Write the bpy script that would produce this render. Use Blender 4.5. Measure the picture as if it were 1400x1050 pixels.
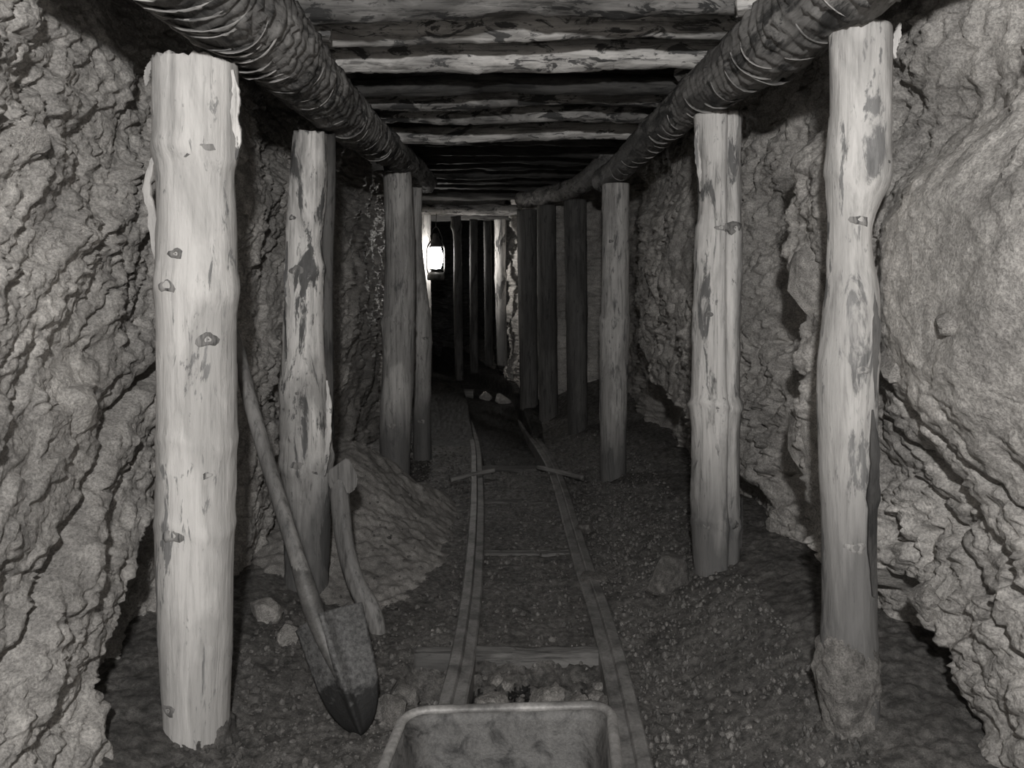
import bpy, bmesh, math, random
import numpy as np
from mathutils import Vector, Matrix

random.seed(7)
rng = np.random.default_rng(7)
scene = bpy.context.scene
COL = scene.collection
for o in list(bpy.data.objects):
    bpy.data.objects.remove(o)

# ------------------------------------------------------------------ camera, world, lights, exposure
EYE = 1.19                      # height of the camera above the track bed
FPX = 1100.0                    # focal length in pixels of a 1400 wide frame
cam = bpy.data.cameras.new('camera')
cam.sensor_width = 36.0
cam.lens = 36.0 * FPX / 1400.0
cam.shift_y = -125.0 / 1400.0
cam.clip_start = 0.02
cam_o = bpy.data.objects.new('camera', cam)
cam_o.location = (0, 0, EYE)
cam_o.rotation_euler = (math.radians(90), 0, 0)
COL.objects.link(cam_o)
scene.camera = cam_o

world = bpy.data.worlds.new('world')
scene.world = world
world.use_nodes = True
bg = world.node_tree.nodes['Background']
bg.inputs[0].default_value = (1.0, 0.97, 0.94, 1)
bg.inputs[1].default_value = 0.10

fl = bpy.data.lights.new('flash_gun', 'POINT')     # the photographer's flash, held up above the camera
fl.energy = 215
fl.color = (1.0, 0.99, 0.98)
fl.shadow_soft_size = 0.045
fl_o = bpy.data.objects.new('flash_gun', fl)
fl_o.location = (-0.02, -0.40, EYE + 0.50)
COL.objects.link(fl_o)

vs = scene.view_settings
vs.view_transform = 'Standard'
vs.look = 'None'
vs.gamma = 1.0
vs.exposure = 0.0
vs.use_curve_mapping = False


def W(px, py, Y):
    """A point of the place at distance Y in front of the camera."""
    return Vector(((px - 700.0) / FPX * Y, Y, EYE - (py - 400.0) / FPX * Y))


# ------------------------------------------------------------------ noise
def _hash(ix, iy, iz, seed):
    h = (ix.astype(np.int64) * 374761393 + iy.astype(np.int64) * 668265263 + iz.astype(np.int64) * 2147483647 + seed * 1274126177)
    h &= 0xFFFFFFFF
    h = ((h ^ (h >> 13)) * 1274126177) & 0xFFFFFFFF
    h = ((h ^ (h >> 15)) * 2246822519) & 0xFFFFFFFF
    return (h ^ (h >> 16)) & 0xFFFFFFFF


def perlin(p, seed=0):
    pi = np.floor(p).astype(np.int64)
    f = p - pi
    u = f * f * f * (f * (f * 6 - 15) + 10)
    out = np.zeros(len(p))
    for dx in (0, 1):
        wx = u[:, 0] if dx else 1 - u[:, 0]
        for dy in (0, 1):
            wy = u[:, 1] if dy else 1 - u[:, 1]
            for dz in (0, 1):
                wz = u[:, 2] if dz else 1 - u[:, 2]
                h = _hash(pi[:, 0] + dx, pi[:, 1] + dy, pi[:, 2] + dz, seed)
                gx = (h & 1023) / 511.5 - 1
                gy = ((h >> 10) & 1023) / 511.5 - 1
                gz = ((h >> 20) & 1023) / 511.5 - 1
                out += wx * wy * wz * (gx * (f[:, 0] - dx) + gy * (f[:, 1] - dy) + gz * (f[:, 2] - dz))
    return out * 1.6


def fbm(p, octaves=4, seed=0, gain=0.5):
    a, s, t = 1.0, 0.0, 0.0
    q = p.copy()
    for k in range(octaves):
        s = s + a * perlin(q, seed + k * 17)
        t += a
        a *= gain
        q = q * 2.03
    return s / t


def worley(p, seed=0):
    """Distance to the nearest and second nearest cell centre and a random value of the cell."""
    pi = np.floor(p).astype(np.int64)
    f1 = np.full(len(p), 9.0)
    f2 = np.full(len(p), 9.0)
    cid = np.zeros(len(p))
    for dx in (-1, 0, 1):
        for dy in (-1, 0, 1):
            for dz in (-1, 0, 1):
                c = pi + np.array([dx, dy, dz])
                h = _hash(c[:, 0], c[:, 1], c[:, 2], seed)
                ox = (h & 1023) / 1023.0
                oy = ((h >> 10) & 1023) / 1023.0
                oz = ((h >> 20) & 1023) / 1023.0
                d = np.sqrt((c[:, 0] + ox - p[:, 0]) ** 2 + (c[:, 1] + oy - p[:, 1]) ** 2 + (c[:, 2] + oz - p[:, 2]) ** 2)
                nearer = d < f1
                f2 = np.where(nearer, f1, np.minimum(f2, d))
                f1 = np.where(nearer, d, f1)
                cid = np.where(nearer, (h % 1009) / 1009.0, cid)
    return f1, f2, cid


def sstep(a, b, x):
    t = np.clip((x - a) / (b - a), 0, 1)
    return t * t * (3 - 2 * t)


def gauss(x, c, w):
    return np.exp(-((x - c) / w) ** 2)


# ------------------------------------------------------------------ object helpers
def tag(o, label=None, cat=None, group=None, kind=None):
    if label: o['label'] = label
    if cat: o['category'] = cat
    if group: o['group'] = group
    if kind: o['kind'] = kind
    return o


def mesh_obj(name, verts, faces, mat, parent=None, smooth=True):
    me = bpy.data.meshes.new(name)
    if isinstance(faces, np.ndarray):
        v = np.asarray(verts, dtype=np.float32)
        n, k = faces.shape
        me.vertices.add(len(v))
        me.vertices.foreach_set('co', v.ravel())
        me.loops.add(n * k)
        me.loops.foreach_set('vertex_index', faces.astype(np.int32).ravel())
        me.polygons.add(n)
        me.polygons.foreach_set('loop_start', np.arange(0, n * k, k, dtype=np.int32))
        me.update(calc_edges=True)
    else:
        me.from_pydata([tuple(v) for v in verts], [], faces)
        me.update()
    me.polygons.foreach_set('use_smooth', np.full(len(me.polygons), smooth))
    if mat: me.materials.append(mat)
    o = bpy.data.objects.new(name, me)
    COL.objects.link(o)
    if parent is not None:
        o.parent = parent
    return o


def bm_obj(name, bm, mat, parent=None, smooth=False):
    bmesh.ops.recalc_face_normals(bm, faces=bm.faces)
    me = bpy.data.meshes.new(name)
    bm.to_mesh(me)
    bm.free()
    me.polygons.foreach_set('use_smooth', np.full(len(me.polygons), smooth))
    if mat: me.materials.append(mat)
    o = bpy.data.objects.new(name, me)
    COL.objects.link(o)
    if parent is not None:
        o.parent = parent
    return o


def empty(name, loc=(0, 0, 0)):
    o = bpy.data.objects.new(name, None)
    o.location = loc
    o.empty_display_size = 0.1
    COL.objects.link(o)
    return o


def grid_faces(nu, nv, wrap_u=False):
    a = np.arange(nu * nv).reshape(nv, nu)
    if wrap_u:
        b = np.roll(a, -1, axis=1)
        f = np.stack([a[:-1], b[:-1], b[1:], a[1:]], axis=-1)
    else:
        f = np.stack([a[:-1, :-1], a[:-1, 1:], a[1:, 1:], a[1:, :-1]], axis=-1)
    return f.reshape(-1, 4)


def spline(keys, n):
    """Catmull-Rom through rows of keys; the first column may be anything."""
    k = np.asarray(keys, float)
    m = len(k)
    if m == 2:
        t = np.linspace(0, 1, n)[:, None]
        return k[0] * (1 - t) + k[1] * t
    seg = np.sqrt(((np.diff(k[:, :3], axis=0)) ** 2).sum(1)) + 1e-9
    s = np.concatenate([[0], np.cumsum(seg)])
    q = np.linspace(0, s[-1], n)
    d = np.zeros_like(k)
    d[1:-1] = (k[2:] - k[:-2]) / (s[2:] - s[:-2])[:, None]
    d[0] = (k[1] - k[0]) / seg[0]
    d[-1] = (k[-1] - k[-2]) / seg[-1]
    i = np.clip(np.searchsorted(s, q, side='right') - 1, 0, m - 2)
    h = seg[i][:, None]
    t = ((q - s[i]) / seg[i])[:, None]
    h00 = 2 * t ** 3 - 3 * t ** 2 + 1
    h10 = t ** 3 - 2 * t ** 2 + t
    h01 = -2 * t ** 3 + 3 * t ** 2
    h11 = t ** 3 - t ** 2
    return h00 * k[i] + h10 * h * d[i] + h01 * k[i + 1] + h11 * h * d[i + 1]


def frames(c, up):
    t = np.gradient(c, axis=0)
    t /= np.linalg.norm(t, axis=1)[:, None]
    up = np.asarray(up, float)
    a = np.cross(t, up)
    a /= np.linalg.norm(a, axis=1)[:, None]
    b = np.cross(a, t)
    return t, a, b


def tube(keys, nseg=24, nlen=60, up=(0, 1, 0), shape=None):
    """keys: rows (x,y,z,r). shape(theta, s, c) -> radius factor or offset added to r. Returns verts, list of faces (with end caps)."""
    k = spline(keys, nlen)
    c, r = k[:, :3], k[:, 3]
    t, a, b = frames(c, up)
    th = np.linspace(0, 2 * math.pi, nseg, endpoint=False)
    ct, st = np.cos(th), np.sin(th)
    s = np.concatenate([[0], np.cumsum(np.linalg.norm(np.diff(c, axis=0), axis=1))])
    R = np.repeat(r[:, None], nseg, axis=1)
    if shape is not None:
        R = R + shape(np.tile(th, nlen), np.repeat(s, nseg), np.repeat(r, nseg)).reshape(nlen, nseg)
    v = c[:, None, :] + R[:, :, None] * (ct[None, :, None] * a[:, None, :] + st[None, :, None] * b[:, None, :])
    v = v.reshape(-1, 3)
    f = grid_faces(nseg, nlen, True)
    n0 = len(v)
    v = np.vstack([v, c[0], c[-1]])
    faces = [tuple(x) for x in f]
    for j in range(nseg):
        faces.append((n0, (j + 1) % nseg, j))
        e = (nlen - 1) * nseg
        faces.append((n0 + 1, e + j, e + (j + 1) % nseg))
    return v, faces


def tube_obj(name, keys, mat, parent=None, origin=None, smooth=True, **kw):
    v, f = tube(keys, **kw)
    if origin is not None:
        v = v - np.asarray(origin)
    o = mesh_obj(name, v, f, mat, parent, smooth)
    if origin is not None:
        o.location = origin
    return o


# ------------------------------------------------------------------ materials
def grey(v, warm=1.0):
    return (v, v * (1 - 0.016 * warm), v * (1 - 0.036 * warm), 1)


def new_mat(name, rough=0.8, spec=0.3):
    m = bpy.data.materials.new(name)
    m.use_nodes = True
    nt = m.node_tree
    bsdf = nt.nodes['Principled BSDF']
    bsdf.inputs['Roughness'].default_value = rough
    bsdf.inputs['Specular IOR Level'].default_value = spec
    return m, nt, bsdf


def ramp(nt, fac, stops):
    n = nt.nodes.new('ShaderNodeValToRGB')
    el = n.color_ramp.elements
    while len(el) > 1: el.remove(el[-1])
    el[0].position, el[0].color = stops[0][0], stops[0][1]
    for p, c in stops[1:]:
        e = el.new(p)
        e.color = c
    nt.links.new(fac, n.inputs[0])
    return n.outputs[0]


def noise_n(nt, vec, scale, detail=6, rough=0.6, dist=0.0):
    n = nt.nodes.new('ShaderNodeTexNoise')
    n.inputs['Scale'].default_value = scale
    n.inputs['Detail'].default_value = detail
    n.inputs['Roughness'].default_value = rough
    n.inputs['Distortion'].default_value = dist
    nt.links.new(vec, n.inputs['Vector'])
    return n.outputs[0]


def mix(nt, fac, a, b, mode='MIX'):
    n = nt.nodes.new('ShaderNodeMix')
    n.data_type = 'RGBA'
    n.blend_type = mode
    for sock, val in ((n.inputs[0], fac), (n.inputs[6], a), (n.inputs[7], b)):
        if hasattr(val, 'is_output'):
            nt.links.new(val, sock)
        else:
            sock.default_value = val
    return n.outputs[2]


def obj_vec(nt, scale=(1, 1, 1), randomise=True):
    tc = nt.nodes.new('ShaderNodeTexCoord')
    mp = nt.nodes.new('ShaderNodeMapping')
    mp.inputs['Scale'].default_value = scale
    nt.links.new(tc.outputs['Object'], mp.inputs['Vector'])
    if randomise:
        oi = nt.nodes.new('ShaderNodeObjectInfo')
        mu = nt.nodes.new('ShaderNodeMath')
        mu.operation = 'MULTIPLY'
        mu.inputs[1].default_value = 37.0
        nt.links.new(oi.outputs['Random'], mu.inputs[0])
        nt.links.new(mu.outputs[0], mp.inputs['Location'])
    return mp.outputs[0]


def bump(nt, bsdf, heights, dist=0.01, strength=0.6):
    prev = None
    for h, d, s in heights:
        b = nt.nodes.new('ShaderNodeBump')
        b.inputs['Strength'].default_value = s
        b.inputs['Distance'].default_value = d
        nt.links.new(h, b.inputs['Height'])
        if prev is not None:
            nt.links.new(prev, b.inputs['Normal'])
        prev = b.outputs[0]
    nt.links.new(prev, bsdf.inputs['Normal'])


def wood(name, axis, light, mid, dark, patch=0.5, rough=0.75, grain=1.0, patch_scale=5.0, soft=0.10, mud=None, streak=0.5, along=0.24):
    """Timber: fine grain along the axis, broad soft tone changes, ragged remnants of dark bark (above patch), knots of dirt; mud: height to which the foot is smeared."""
    m, nt, bsdf = new_mat(name, rough, 0.22)
    k = 'xyz'.index(axis)
    st = [1.0, 1.0, 1.0]; st[k] = 0.06
    st2 = [1.0, 1.0, 1.0]; st2[k] = along
    long_, wide = obj_vec(nt, st), obj_vec(nt, st2)
    g = noise_n(nt, long_, 55, 6, 0.7, 0.4)
    broad = noise_n(nt, wide, 7, 5, 0.6, 0.8)
    p = noise_n(nt, wide, patch_scale * 2.2, 8, 0.66, 0.9)
    fleck = noise_n(nt, wide, 48, 4, 0.65, 0.5)
    base = ramp(nt, broad, [(0.43, grey(mid)), (0.56, grey(light))])
    gm = ramp(nt, g, [(0.34, grey(streak)), (0.47, grey(0.96)), (0.66, grey(1.0 + 0.35 * (1 - streak)))])
    base = mix(nt, 1.0, base, gm, 'MULTIPLY')
    pm = ramp(nt, p, [(patch, (0, 0, 0, 1)), (patch + soft, (1, 1, 1, 1))])
    barkc = ramp(nt, g, [(0.3, grey(dark * 0.6)), (0.7, grey(dark * 1.4))])
    c = mix(nt, pm, base, barkc)
    fm = ramp(nt, fleck, [(0.615, (0, 0, 0, 1)), (0.68, (0.85, 0.85, 0.85, 1))])
    c = mix(nt, fm, c, grey(dark))
    if mud:
        tc = nt.nodes.new('ShaderNodeTexCoord')
        sep = nt.nodes.new('ShaderNodeSeparateXYZ')
        nt.links.new(tc.outputs['Object'], sep.inputs[0])
        ma = nt.nodes.new('ShaderNodeMath'); ma.operation = 'MULTIPLY_ADD'
        ma.inputs[1].default_value = -mud * 1.6
        nt.links.new(broad, ma.inputs[0]); nt.links.new(sep.outputs[2], ma.inputs[2])
        mm = ramp(nt, ma.outputs[0], [(0.0, (0.85, 0.85, 0.85, 1)), (mud * 0.6, (0, 0, 0, 1))])
        c = mix(nt, mm, c, grey(0.10))
    nt.links.new(c, bsdf.inputs['Base Color'])
    bump(nt, bsdf, [(g, 0.005, 0.6 * grain), (p, 0.008, 0.35), (fleck, 0.004, 0.5)])
    return m


def earth(name, c_dark, c_mid, c_light, scale=1.0, rough=0.9, spec=0.2, bump_s=1.0, glint=0.0):
    m, nt, bsdf = new_mat(name, rough, spec)
    v = obj_vec(nt, (1, 1, 1), False)
    big = noise_n(nt, v, 2.2 * scale, 4, 0.55, 0.4)
    med = noise_n(nt, v, 17 * scale, 8, 0.72, 0.1)
    fine = noise_n(nt, v, 140 * scale, 5, 0.75)
    c = ramp(nt, med, [(0.36, grey(c_dark)), (0.50, grey(c_mid)), (0.64, grey(c_light))])
    bigm = ramp(nt, big, [(0.35, grey(0.72)), (0.65, grey(1.25))])
    c = mix(nt, 1.0, c, bigm, 'MULTIPLY')
    fm = ramp(nt, fine, [(0.38, grey(0.62)), (0.62, grey(1.30))])
    c = mix(nt, 1.0, c, fm, 'MULTIPLY')
    nt.links.new(c, bsdf.inputs['Base Color'])
    if glint > 0:
        r = ramp(nt, med, [(0.45, (rough, rough, rough, 1)), (0.62, (rough * (1 - glint), rough * (1 - glint), rough * (1 - glint), 1))])
        nt.links.new(r, bsdf.inputs['Roughness'])
    bump(nt, bsdf, [(med, 0.016 * bump_s, 0.45), (fine, 0.005 * bump_s, 0.85)])
    return m


def iron(name, c_dark, c_mid, c_light, rough=0.6, metallic=0.35, scale=1.0, spots=0.62):
    m, nt, bsdf = new_mat(name, rough, 0.4)
    bsdf.inputs['Metallic'].default_value = metallic
    v = obj_vec(nt)
    big = noise_n(nt, v, 9 * scale, 7, 0.68, 0.5)
    fine = noise_n(nt, v, 90 * scale, 4, 0.7)
    c = ramp(nt, big, [(0.34, grey(c_light)), (0.5, grey(c_mid)), (spots, grey(c_dark))])
    fm = ramp(nt, fine, [(0.3, grey(0.75)), (0.7, grey(1.25))])
    c = mix(nt, 1.0, c, fm, 'MULTIPLY')
    nt.links.new(c, bsdf.inputs['Base Color'])
    bump(nt, bsdf, [(big, 0.006, 0.4), (fine, 0.002, 0.5)])
    return m


M_POST = wood('pale_peeled_wood', 'z', 0.66, 0.47, 0.24, 0.585, soft=0.03, mud=0.10, streak=0.74)
M_POST_R1 = wood('pale_muddy_wood', 'z', 0.60, 0.42, 0.20, 0.565, soft=0.04, mud=0.70, streak=0.70)
M_POST_B = wood('patchy_peeled_wood', 'z', 0.74, 0.42, 0.13, 0.52, soft=0.04, mud=0.55)
M_POST_R = wood('pale_jointed_wood', 'z', 0.66, 0.44, 0.18, 0.57, soft=0.05, mud=0.50)
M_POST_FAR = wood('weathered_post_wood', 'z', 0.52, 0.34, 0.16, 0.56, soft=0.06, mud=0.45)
M_POST_DARK = wood('dark_post_wood', 'z', 0.13, 0.09, 0.05, 0.60, soft=0.1)  # darker wood tone for the fourth to sixth right posts
M_POST_SHADE = wood('shade_dark_post_wood', 'z', 0.08, 0.045, 0.02, 0.55)  # unlit bodies of the far posts: shade put into the wood colour
M_KNOT = wood('knot_wood', 'z', 0.34, 0.22, 0.09, 0.50, patch_scale=14)
M_BARK = wood('dark_bark', 'y', 0.26, 0.13, 0.055, 0.51, patch_scale=6)
M_CURL = wood('pale_bark_curl', 'x', 0.40, 0.24, 0.10, 0.54)
M_SLAB = wood('dark_slab_bark', 'z', 0.12, 0.07, 0.03, 0.5)
M_LAG = wood('roof_log_wood', 'x', 0.32, 0.15, 0.05, 0.52, patch_scale=8, soft=0.04, streak=0.34, along=0.42)
M_LAG_MID = wood('brown_roof_log_wood', 'x', 0.52, 0.29, 0.09, 0.54, patch_scale=8, soft=0.04, streak=0.34, along=0.42)
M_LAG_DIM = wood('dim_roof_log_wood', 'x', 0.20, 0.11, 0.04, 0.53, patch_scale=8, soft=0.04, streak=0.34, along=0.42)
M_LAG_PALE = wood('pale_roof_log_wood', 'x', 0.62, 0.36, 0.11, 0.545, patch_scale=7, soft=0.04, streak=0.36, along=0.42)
M_LAG_DARK = wood('shade_dark_roof_log_wood', 'x', 0.08, 0.045, 0.02, 0.55)  # shade under the far roof is painted in as dark wood
M_HANDLE = wood('worn_handle_wood', 'z', 0.22, 0.14, 0.08, 0.60, rough=0.45)
M_STICK = wood('stick_wood', 'x', 0.30, 0.18, 0.08, 0.60)
M_SLEEPER = wood('dirty_sleeper_wood', 'x', 0.17, 0.10, 0.05, 0.57)
M_WALL_L = earth('left_wall_earth', 0.30, 0.40, 0.50, rough=0.62, spec=0.35)
M_WALL_R = earth('right_wall_earth', 0.31, 0.42, 0.52, rough=0.62, spec=0.35)
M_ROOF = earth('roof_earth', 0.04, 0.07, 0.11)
M_FLOOR = earth('floor_earth', 0.06, 0.135, 0.23, rough=0.62, spec=0.4, glint=0.45, scale=2.2, bump_s=1.0)
M_HEAP = earth('heap_earth', 0.21, 0.28, 0.36, bump_s=0.25, scale=1.8)
M_WET_SHADE = earth('wet_mud_shade', 0.012, 0.022, 0.04, rough=0.5, spec=0.4, glint=0.5)  # mud in trough and trench; also painted shade on far walls and floor
M_STONE = earth('stone', 0.24, 0.36, 0.50, scale=2)
M_CLOD = earth('clod', 0.10, 0.17, 0.25, scale=2)
M_GRAVEL = earth('gravel', 0.06, 0.125, 0.22, rough=0.5, spec=0.45, scale=2, bump_s=0.3)
M_CLUMP = earth('mud_clump', 0.15, 0.26, 0.38, scale=1.5)
M_RAIL = iron('rail_iron', 0.10, 0.20, 0.28, 0.55, 0.15)
M_TUB = iron('rusty_tub_iron', 0.025, 0.09, 0.125, 0.6, 0.12, 2.2, 0.64)
M_RIM = iron('worn_rim_iron', 0.10, 0.19, 0.30, 0.55, 0.2)
M_BLADE = iron('shovel_steel', 0.07, 0.12, 0.17, 0.55, 0.25)
M_LAMP = iron('lantern_tin', 0.02, 0.035, 0.06, 0.5, 0.5)


def emit(name, col, s):
    m = bpy.data.materials.new(name)
    m.use_nodes = True
    nt = m.node_tree
    bsdf = nt.nodes['Principled BSDF']
    bsdf.inputs['Base Color'].default_value = (0.8, 0.78, 0.75, 1)
    bsdf.inputs['Roughness'].default_value = 0.15
    bsdf.inputs['Emission Color'].default_value = col
    bsdf.inputs['Emission Strength'].default_value = s
    return m


M_GLOBE = emit('lit_lantern_globe', (1.0, 0.97, 0.93, 1), 75.0)

# ------------------------------------------------------------------ setting: walls
def wall_surface(name, path, s_vals, z_vals, side, disp, mat):
    """Rock face along a plan path; disp(P, Y, zrel) gives how far the face stands out into the tunnel."""
    pts = np.asarray(path, float)
    p3 = np.hstack([pts, np.zeros((len(pts), 1))])
    dense = spline(p3, 1500)[:, :2]
    L = np.concatenate([[0], np.cumsum(np.linalg.norm(np.diff(dense, axis=0), axis=1))])
    s = np.asarray(s_vals) * L[-1]
    x = np.interp(s, L, dense[:, 0])
    y = np.interp(s, L, dense[:, 1])
    tx, ty = np.gradient(x), np.gradient(y)
    ln = np.hypot(tx, ty)
    nx, ny = ty / ln, -tx / ln          # to the right of the direction of travel
    if side > 0: nx, ny = -nx, -ny
    nz = len(z_vals)
    X = np.repeat(x[None], nz, 0).ravel()
    Yv = np.repeat(y[None], nz, 0).ravel()
    Z = np.repeat(np.asarray(z_vals)[:, None], len(x), 1).ravel()
    NX = np.repeat(nx[None], nz, 0).ravel()
    NY = np.repeat(ny[None], nz, 0).ravel()
    P = np.stack([X, Yv, Z], 1)
    d = disp(P, Yv, Z - EYE)
    V = P.copy()
    V[:, 0] += NX * d
    V[:, 1] += NY * d
    # lumps also shift the surface a little up and down, so ledges overhang
    V[:, 2] += 0.010 * perlin(P * 13, 91) + 0.004 * perlin(P * 41, 92)
    o = mesh_obj(name, V, grid_faces(len(x), nz), mat)
    o['kind'] = 'structure'
    return o, V.reshape(nz, len(x), 3)


def s_axis(n_near, near_to, n_far, behind=24, near_from=0.16):
    return np.concatenate([np.linspace(0, near_from, behind, endpoint=False), np.linspace(near_from, near_to, n_near, endpoint=False), np.linspace(near_to, 1, n_far)])


def rocky(P, seed, diag, strength=1.0):
    """Broken earth: slanting flaky ledges, clods with creases between them, crumbs, open cracks."""
    c, sn = math.cos(diag), math.sin(diag)
    A = P[:, 1] * c + P[:, 2] * sn            # along the bedding
    B = -P[:, 1] * sn + P[:, 2] * c           # across it
    w = 0.5 * fbm(P * 4.0, 3, seed + 50)
    Q = np.stack([P[:, 0] * 0.8, A * 0.75, B * 1.35], 1)
    d = 0.11 * fbm(P * 1.3, 3, seed)
    # flaky ledges with crisp steps
    n1 = fbm(Q * 3.2 + w[:, None] * 0.5, 4, seed + 1) * 5.0
    fr = n1 - np.floor(n1)
    st = np.floor(n1) + sstep(0.72, 1.0, fr) * 0.85 + fr * 0.15
    d += 0.030 * st
    n2 = fbm(Q * 8.0 + w[:, None], 4, seed + 2) * 4.5
    fr = n2 - np.floor(n2)
    rough = sstep(-0.25, 0.2, fbm(P * 1.7, 2, seed + 40))
    d += (0.35 + 0.65 * rough) * 0.013 * (np.floor(n2) + sstep(0.65, 1.0, fr) * 0.8 + fr * 0.2)
    # clods: rounded billows with sharp creases
    for f_, a_, k_ in ((13, 0.020, 3), (29, 0.0105, 4), (60, 0.009, 5)):
        b = np.abs(perlin(Q * f_ + 0.8 * w[:, None] * np.array([1, -1, 1]), seed + k_))
        d += (0.3 + 0.7 * rough) * a_ * (np.sqrt(b + 0.003) * 1.6 - 0.6)
    d += 0.010 * fbm(P * 70, 3, seed + 8)
    # open cracks along the bedding
    q = np.stack([P[:, 0] * 0.5, A * 0.6, B * 2.4], 1)
    n = fbm(q * 1.5 + 0.15 * w[:, None], 4, seed + 20)
    d -= 0.06 * np.exp(-(n / 0.016) ** 2) * sstep(0.0, 0.2, fbm(P * 2.3, 2, seed + 31) + 0.05)
    return d * strength


def left_disp(P, Y, z):
    d = rocky(P, 11, math.radians(38), 0.72) + 0.008 * fbm(P * 55, 3, 19)
    # undercut below and behind the jutting edge beside the first post
    edge = 1.96 + 0.55 * np.clip((z + 0.95) / 0.45, 0, 1) + 0.05 * perlin(P * 6, 5)
    low = sstep(-0.42, -0.56, z + 0.05 * perlin(P * 5, 6) + 0.25 * (Y - 2.3) * (Y > 2.3))
    d -= 0.20 * sstep(0, 0.05, Y - edge) * low * (Y < 3.1)
    d += 0.03 * sstep(2.4, 1.7, Y)
    d += 0.10 * sstep(0.35, 0.95, z) * -1
    # deep crack behind the first post
    cr = z + 0.62 - 0.75 * (Y - 1.85) + 0.05 * perlin(P * 7, 9)
    d -= 0.09 * np.exp(-(cr / 0.025) ** 2) * (Y < 2.5) * sstep(-0.95, -0.7, z)
    # fluted face between the second and third post
    d += 0.05 * gauss(Y, 4.1, 0.35) * sstep(0.6, 0.1, z) - 0.06 * gauss(Y, 4.75, 0.2)
    return d


def right_disp(P, Y, z):
    smooth = np.clip(1.25 * gauss(Y, 1.80, 0.42) * gauss(z, 0.02, 0.40), 0, 1)
    d = rocky(P, 57, math.radians(-40), 0.78) * (1 - 0.82 * smooth) + 0.006 * fbm(P * 55, 3, 59)
    d += 0.16 * smooth                                     # the big smooth boulder
    d -= 0.09 * gauss(Y, 1.9, 0.25) * gauss(z, 0.42, 0.10)
    # slanting cleft under the boulder
    for off, w, a in ((0.0, 0.020, 0.12), (0.13, 0.014, 0.06), (-0.16, 0.012, 0.05)):
        c = z + 0.415 + off - 0.62 * (Y - 2.03) + 0.045 * perlin(P * 6, 12) + 0.02 * perlin(P * 18, 13)
        d -= a * np.exp(-(c / w) ** 2) * sstep(2.2, 2.0, Y)
    # undercut: the face ends in a slanting edge and the lower part lies back
    edge = 2.08 - 1.05 * np.clip(-0.80 - z, 0, 0.5) + 0.035 * perlin(P * 7, 14)
    d -= 0.22 * sstep(0, 0.035, Y - edge) * sstep(-0.78, -0.84, z + 0.03 * perlin(P * 9, 15)) * (Y < 2.75)
    # jutting column of rock, then a recess, between the first and second post
    e2 = 2.56 + 0.10 * perlin(P * np.array([2, 2, 3.2]), 16) + 0.05 * perlin(P * 9, 17)
    d += 0.13 * sstep(0.05, -0.02, Y - e2) * sstep(2.2, 2.42, Y) * sstep(0.62, 0.35, z)
    d -= 0.10 * sstep(0, 0.06, Y - e2) * sstep(3.5, 3.1, Y)
    # belly of rock behind the second post, hanging over its foot
    belly = sstep(3.3, 3.8, Y) * sstep(6.2, 5.6, Y)
    line = -0.74 + 0.24 * (Y - 4.0) + 0.06 * perlin(P * 5, 18)
    d += 0.14 * belly * sstep(-0.02, 0.06, z - line) * sstep(0.85, 0.2, z)
    d -= 0.12 * belly * sstep(0.03, -0.03, z - line)
    return d


left_path = [(-1.12, -1.6), (-1.10, 0.5), (-1.08, 1.5), (-1.06, 2.4), (-1.04, 3.4), (-1.02, 5.0), (-1.02, 6.8), (-1.02, 7.8), (-1.12, 8.4), (-1.55, 9.2), (-1.9, 10.5), (-2.1, 12.6)]
right_path = [(1.16, -1.6), (1.14, 0.5), (1.11, 1.5), (1.06, 2.3), (1.08, 3.2), (1.0, 4.2), (1.0, 5.2), (1.02, 6.4), (0.98, 7.0), (0.62, 7.32), (0.20, 7.48), (0.08, 7.9), (-0.03, 8.3), (-0.12, 8.9), (-0.20, 10.5), (-0.35, 12.2), (-0.8, 13.0), (-2.6, 13.3)]
zs = np.linspace(-0.24, EYE + 1.10, 430)
wall_left, VL = wall_surface('wall_left', left_path, s_axis(470, 0.46, 220, 24, 0.20), zs, -1, left_disp, M_WALL_L)
wall_right, VR = wall_surface('wall_right', right_path, s_axis(480, 0.42, 250, 24, 0.165), zs, 1, right_disp, M_WALL_R)

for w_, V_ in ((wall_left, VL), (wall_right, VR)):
    w_.data.materials.append(M_WET_SHADE)                      # shade beyond the lantern, put into the rock colour
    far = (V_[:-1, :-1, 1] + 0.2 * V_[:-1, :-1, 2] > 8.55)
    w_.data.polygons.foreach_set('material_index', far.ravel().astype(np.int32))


def wall_x(V, Y, z):
    """x of a built wall at about (Y, z)."""
    d = (V[:, :, 1] - Y) ** 2 + (V[:, :, 2] - z) ** 2
    return V.reshape(-1, 3)[np.argmin(d)][0]


# ------------------------------------------------------------------ setting: floor and roof
RAIL_L = [(-0.262, 0.55), (-0.225, 1.3), (-0.185, 1.9), (-0.171, 2.30), (-0.159, 2.574), (-0.158, 3.22), (-0.187, 4.29), (-0.225, 5.15), (-0.297, 6.4), (-0.40, 7.3), (-0.52, 8.0)]
RAIL_R = [(0.235, 0.55), (0.272, 1.3), (0.305, 1.9), (0.318, 2.30), (0.323, 2.574), (0.321, 3.0), (0.308, 3.39), (0.300, 4.02), (0.281, 5.15), (0.204, 6.4), (0.10, 7.3), (-0.02, 8.0)]
rl, rr = np.array(RAIL_L), np.array(RAIL_R)


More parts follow.
